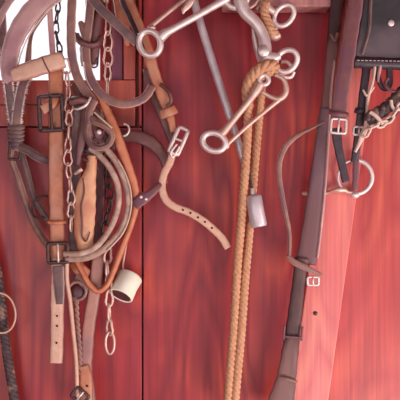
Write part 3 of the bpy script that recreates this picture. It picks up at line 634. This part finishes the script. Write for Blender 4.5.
# plum strap with steel buckle
t = root('plum_bridle_strap', 'plum-brown bridle strap left of the black panel ending in a pale buckle', 'strap', P(358, -40, 22))
mk('strap', strap_bm([(359, -46, 20, 14.5), (356, 0, 21, 15), (351, 30, 22), (346, 65, 23), (341, 95, 23), (338, 120, 22)], 15.5, 3), M['plum'], t)
add_buckle(t, 338.5, 126, 24, 15, 14, 1.5, 4, M['steel'])
mk('tongue', strap_bm([(336, 128, 21, 11), (338, 145, 21, 9), (342, 165, 20, 8), (346, 182, 19, 8)], 9, 2.2), M['dark'], t)
mk('keeper', strap_bm([(329, 112, 23), (338, 114, 27), (348, 115, 23)], 5, 2), M['plum'], t)
# second dark strap
t = root('dark_bridle_strap', 'narrow dark strap hanging under the black panel with a short pointed end', 'strap', P(366, 60, 22))
mk('strap', strap_bm([(367, 58, 16), (366, 72, 20), (363, 95, 21), (360, 122, 21), (357, 145, 20, 8), (354, 162, 19, 7)], 8.5, 2.4), M['dark'], t)
mk('keeper', strap_bm([(355, 110, 22), (361, 111, 25), (367, 110, 22)], 6, 2), M['dark'], t)
add_buckle(t, 359, 131, 23, 11, 8, 1.3, 6, M['steel'])
# pale forked thong
t = root('forked_thong', 'pale forked leather thong hanging from the black panel beside the dark strap', 'thong', P(373, 66, 26))
mk('thong', strap_bm([(375, 66, 22, 3.6), (373, 80, 25, 3), (371, 88, 26), (368, 98, 26), (367, 112, 26), (367, 124, 27, 5), (363, 134, 27, 6), (359, 144, 26, 4), (355, 152, 25, 3)], 3.4, 2), M['thread'], t)
mk('fork', strap_bm([(363, 90, 25, 2), (366, 95, 26, 2.6), (369, 94, 26, 2.6), (374, 87, 26, 2)], 2.4, 1.8), M['thread'], t)
t = root('small_dark_loop', 'small dark leather loop hanging under the middle of the black panel', 'loop', P(386, 64, 20))
mk('loop', strap_bm([(379, 60, 20, 4), (378, 76, 21, 6), (383, 88, 22, 5), (389, 84, 22, 7), (389, 60, 20, 6)], 6, 2.4), M['dark'], t)
mk('pale_edge', strap_bm([(381, 62, 23, 3), (379, 74, 24, 3), (378, 82, 24, 2)], 3, 1.6), M['pink'], t)
# gnarled dark braid with pale curb chain
t = root('dark_braided_rein', 'thick dark braided rein rising to the right edge under the black panel', 'rein', P(402, 84, 26))
mk('braid', rope_bm([(432, 66, 26), (412, 84, 26), (400, 95, 26), (389, 106, 27), (377, 114, 28), (366, 120, 26)], 6.5, 22, 3), M['darkrope'], t)
mk('tail', strap_bm([(400, 106, 23, 3), (394, 116, 24, 4), (384, 123, 25, 5), (374, 124, 25, 5), (367, 120, 25, 4)], 4, 3), M['dark'], t)
mk('loop_end', strap_bm([(396, 92, 28), (390, 90, 29), (385, 84, 28), (388, 78, 26)], 3.4, 2), M['plum'], t)
t = chain('curb_chain', 'pale twisted curb chain hanging below the dark braided rein', [(404, 102, 34), (397, 110, 34), (391, 118, 34), (382, 124, 34), (372, 127, 32), (364, 136, 30)], 10, 5.5, 1.2, M['thread'], twist=60)
mk('hook', tube_bm([(396, 112, 34), (392, 106, 34), (391, 100, 34)], 1.7), M['thread'], t)
mk('hook', tube_bm([(383, 124, 34), (376, 116, 34), (370, 112, 33)], 2.0), M['thread'], t)
OFF = 0
# ring snaffle
t = root('ring_snaffle', 'round ring snaffle bit hanging low against the pale leaning post', 'bit', P(356, 190, 14))
mk('ring', ring_bm(355, 177, 15, 17, 17, 2.4, a0=-95, a1=100), M['steel'], t)
mk('ring_back', ring_bm(355, 177, 15, 17, 17, 1.3, a0=100, a1=265), M['alu'], t)
mk('mouthpiece', tube_bm([(302, 193.5, 10.4, 2), (306, 193.5, 10.4, 2.2), (311, 193.5, 10.4, 1.6), (326, 193, 10.4, 1.5), (332, 191, 13, 1.6), (338, 190, 15, 2.8), (344, 190, 15, 2.6), (348, 192, 15, 1.8), (355, 193, 15, 2)], 2), M['brass'], t)
b = bmesh.new(); ball(b, 355, 195, 15, 4.4, (1.1, .9, .8)); mk('knuckle', b, M['steel'], t)
mk('hanger', strap_bm([(355, 148, 19, 6), (356, 165, 19, 7), (355, 190, 18, 6)], 6.5, 2.2), M['plum'], t)
OFF = 22
# black panel
t = root('black_leather_panel', 'large black leather panel with a rolled lower edge in the top right corner', 'saddle flap', P(390, -40, 20))
mk('panel', poly_bm([(371, -48), (364, 0), (358, 40), (354, 58), (380, 60), (440, 60), (470, 56), (480, -48)], 19, 24, 1.5), M['blackl'], t, smooth=False)
mk('rolled_edge', strap_bm([(354, 62, 24, 12), (370, 63, 25, 12), (400, 64, 25, 12), (440, 64, 25, 12), (470, 62, 24, 12)], 12, 5, crown=1.5), M['dark'], t)
mk('edge_stitching', join([tube_bm([(x, 60.2 + (x - 356) * .02, 28.9), (x + 2.6, 60.3 + (x - 356) * .02, 28.9)], .4, n=1, m=5) for x in range(357, 468, 4)]), M['thread'], t)
b = bmesh.new(); ball(b, 391, 23, 24.5, 3.4, (1, .35, 1)); mk('stud', b, M['steel'], t)  # bright bead standing in for the shiny highlight on the leather
mk('side_seam', strap_bm([(377, -46, 25, 3), (371, 0, 25.6, 3), (369, 30, 25.6, 3), (362, 54, 25.6, 3)], 3, 1.6), M['grey'], t)
OFF = 0
# nails in the post
tag(mk('nail', disc(315.5, 313.5, 8.6, 2.2, 1.2), M['iron']), 'dark nail head in the leaning post low on the right', 'nail')
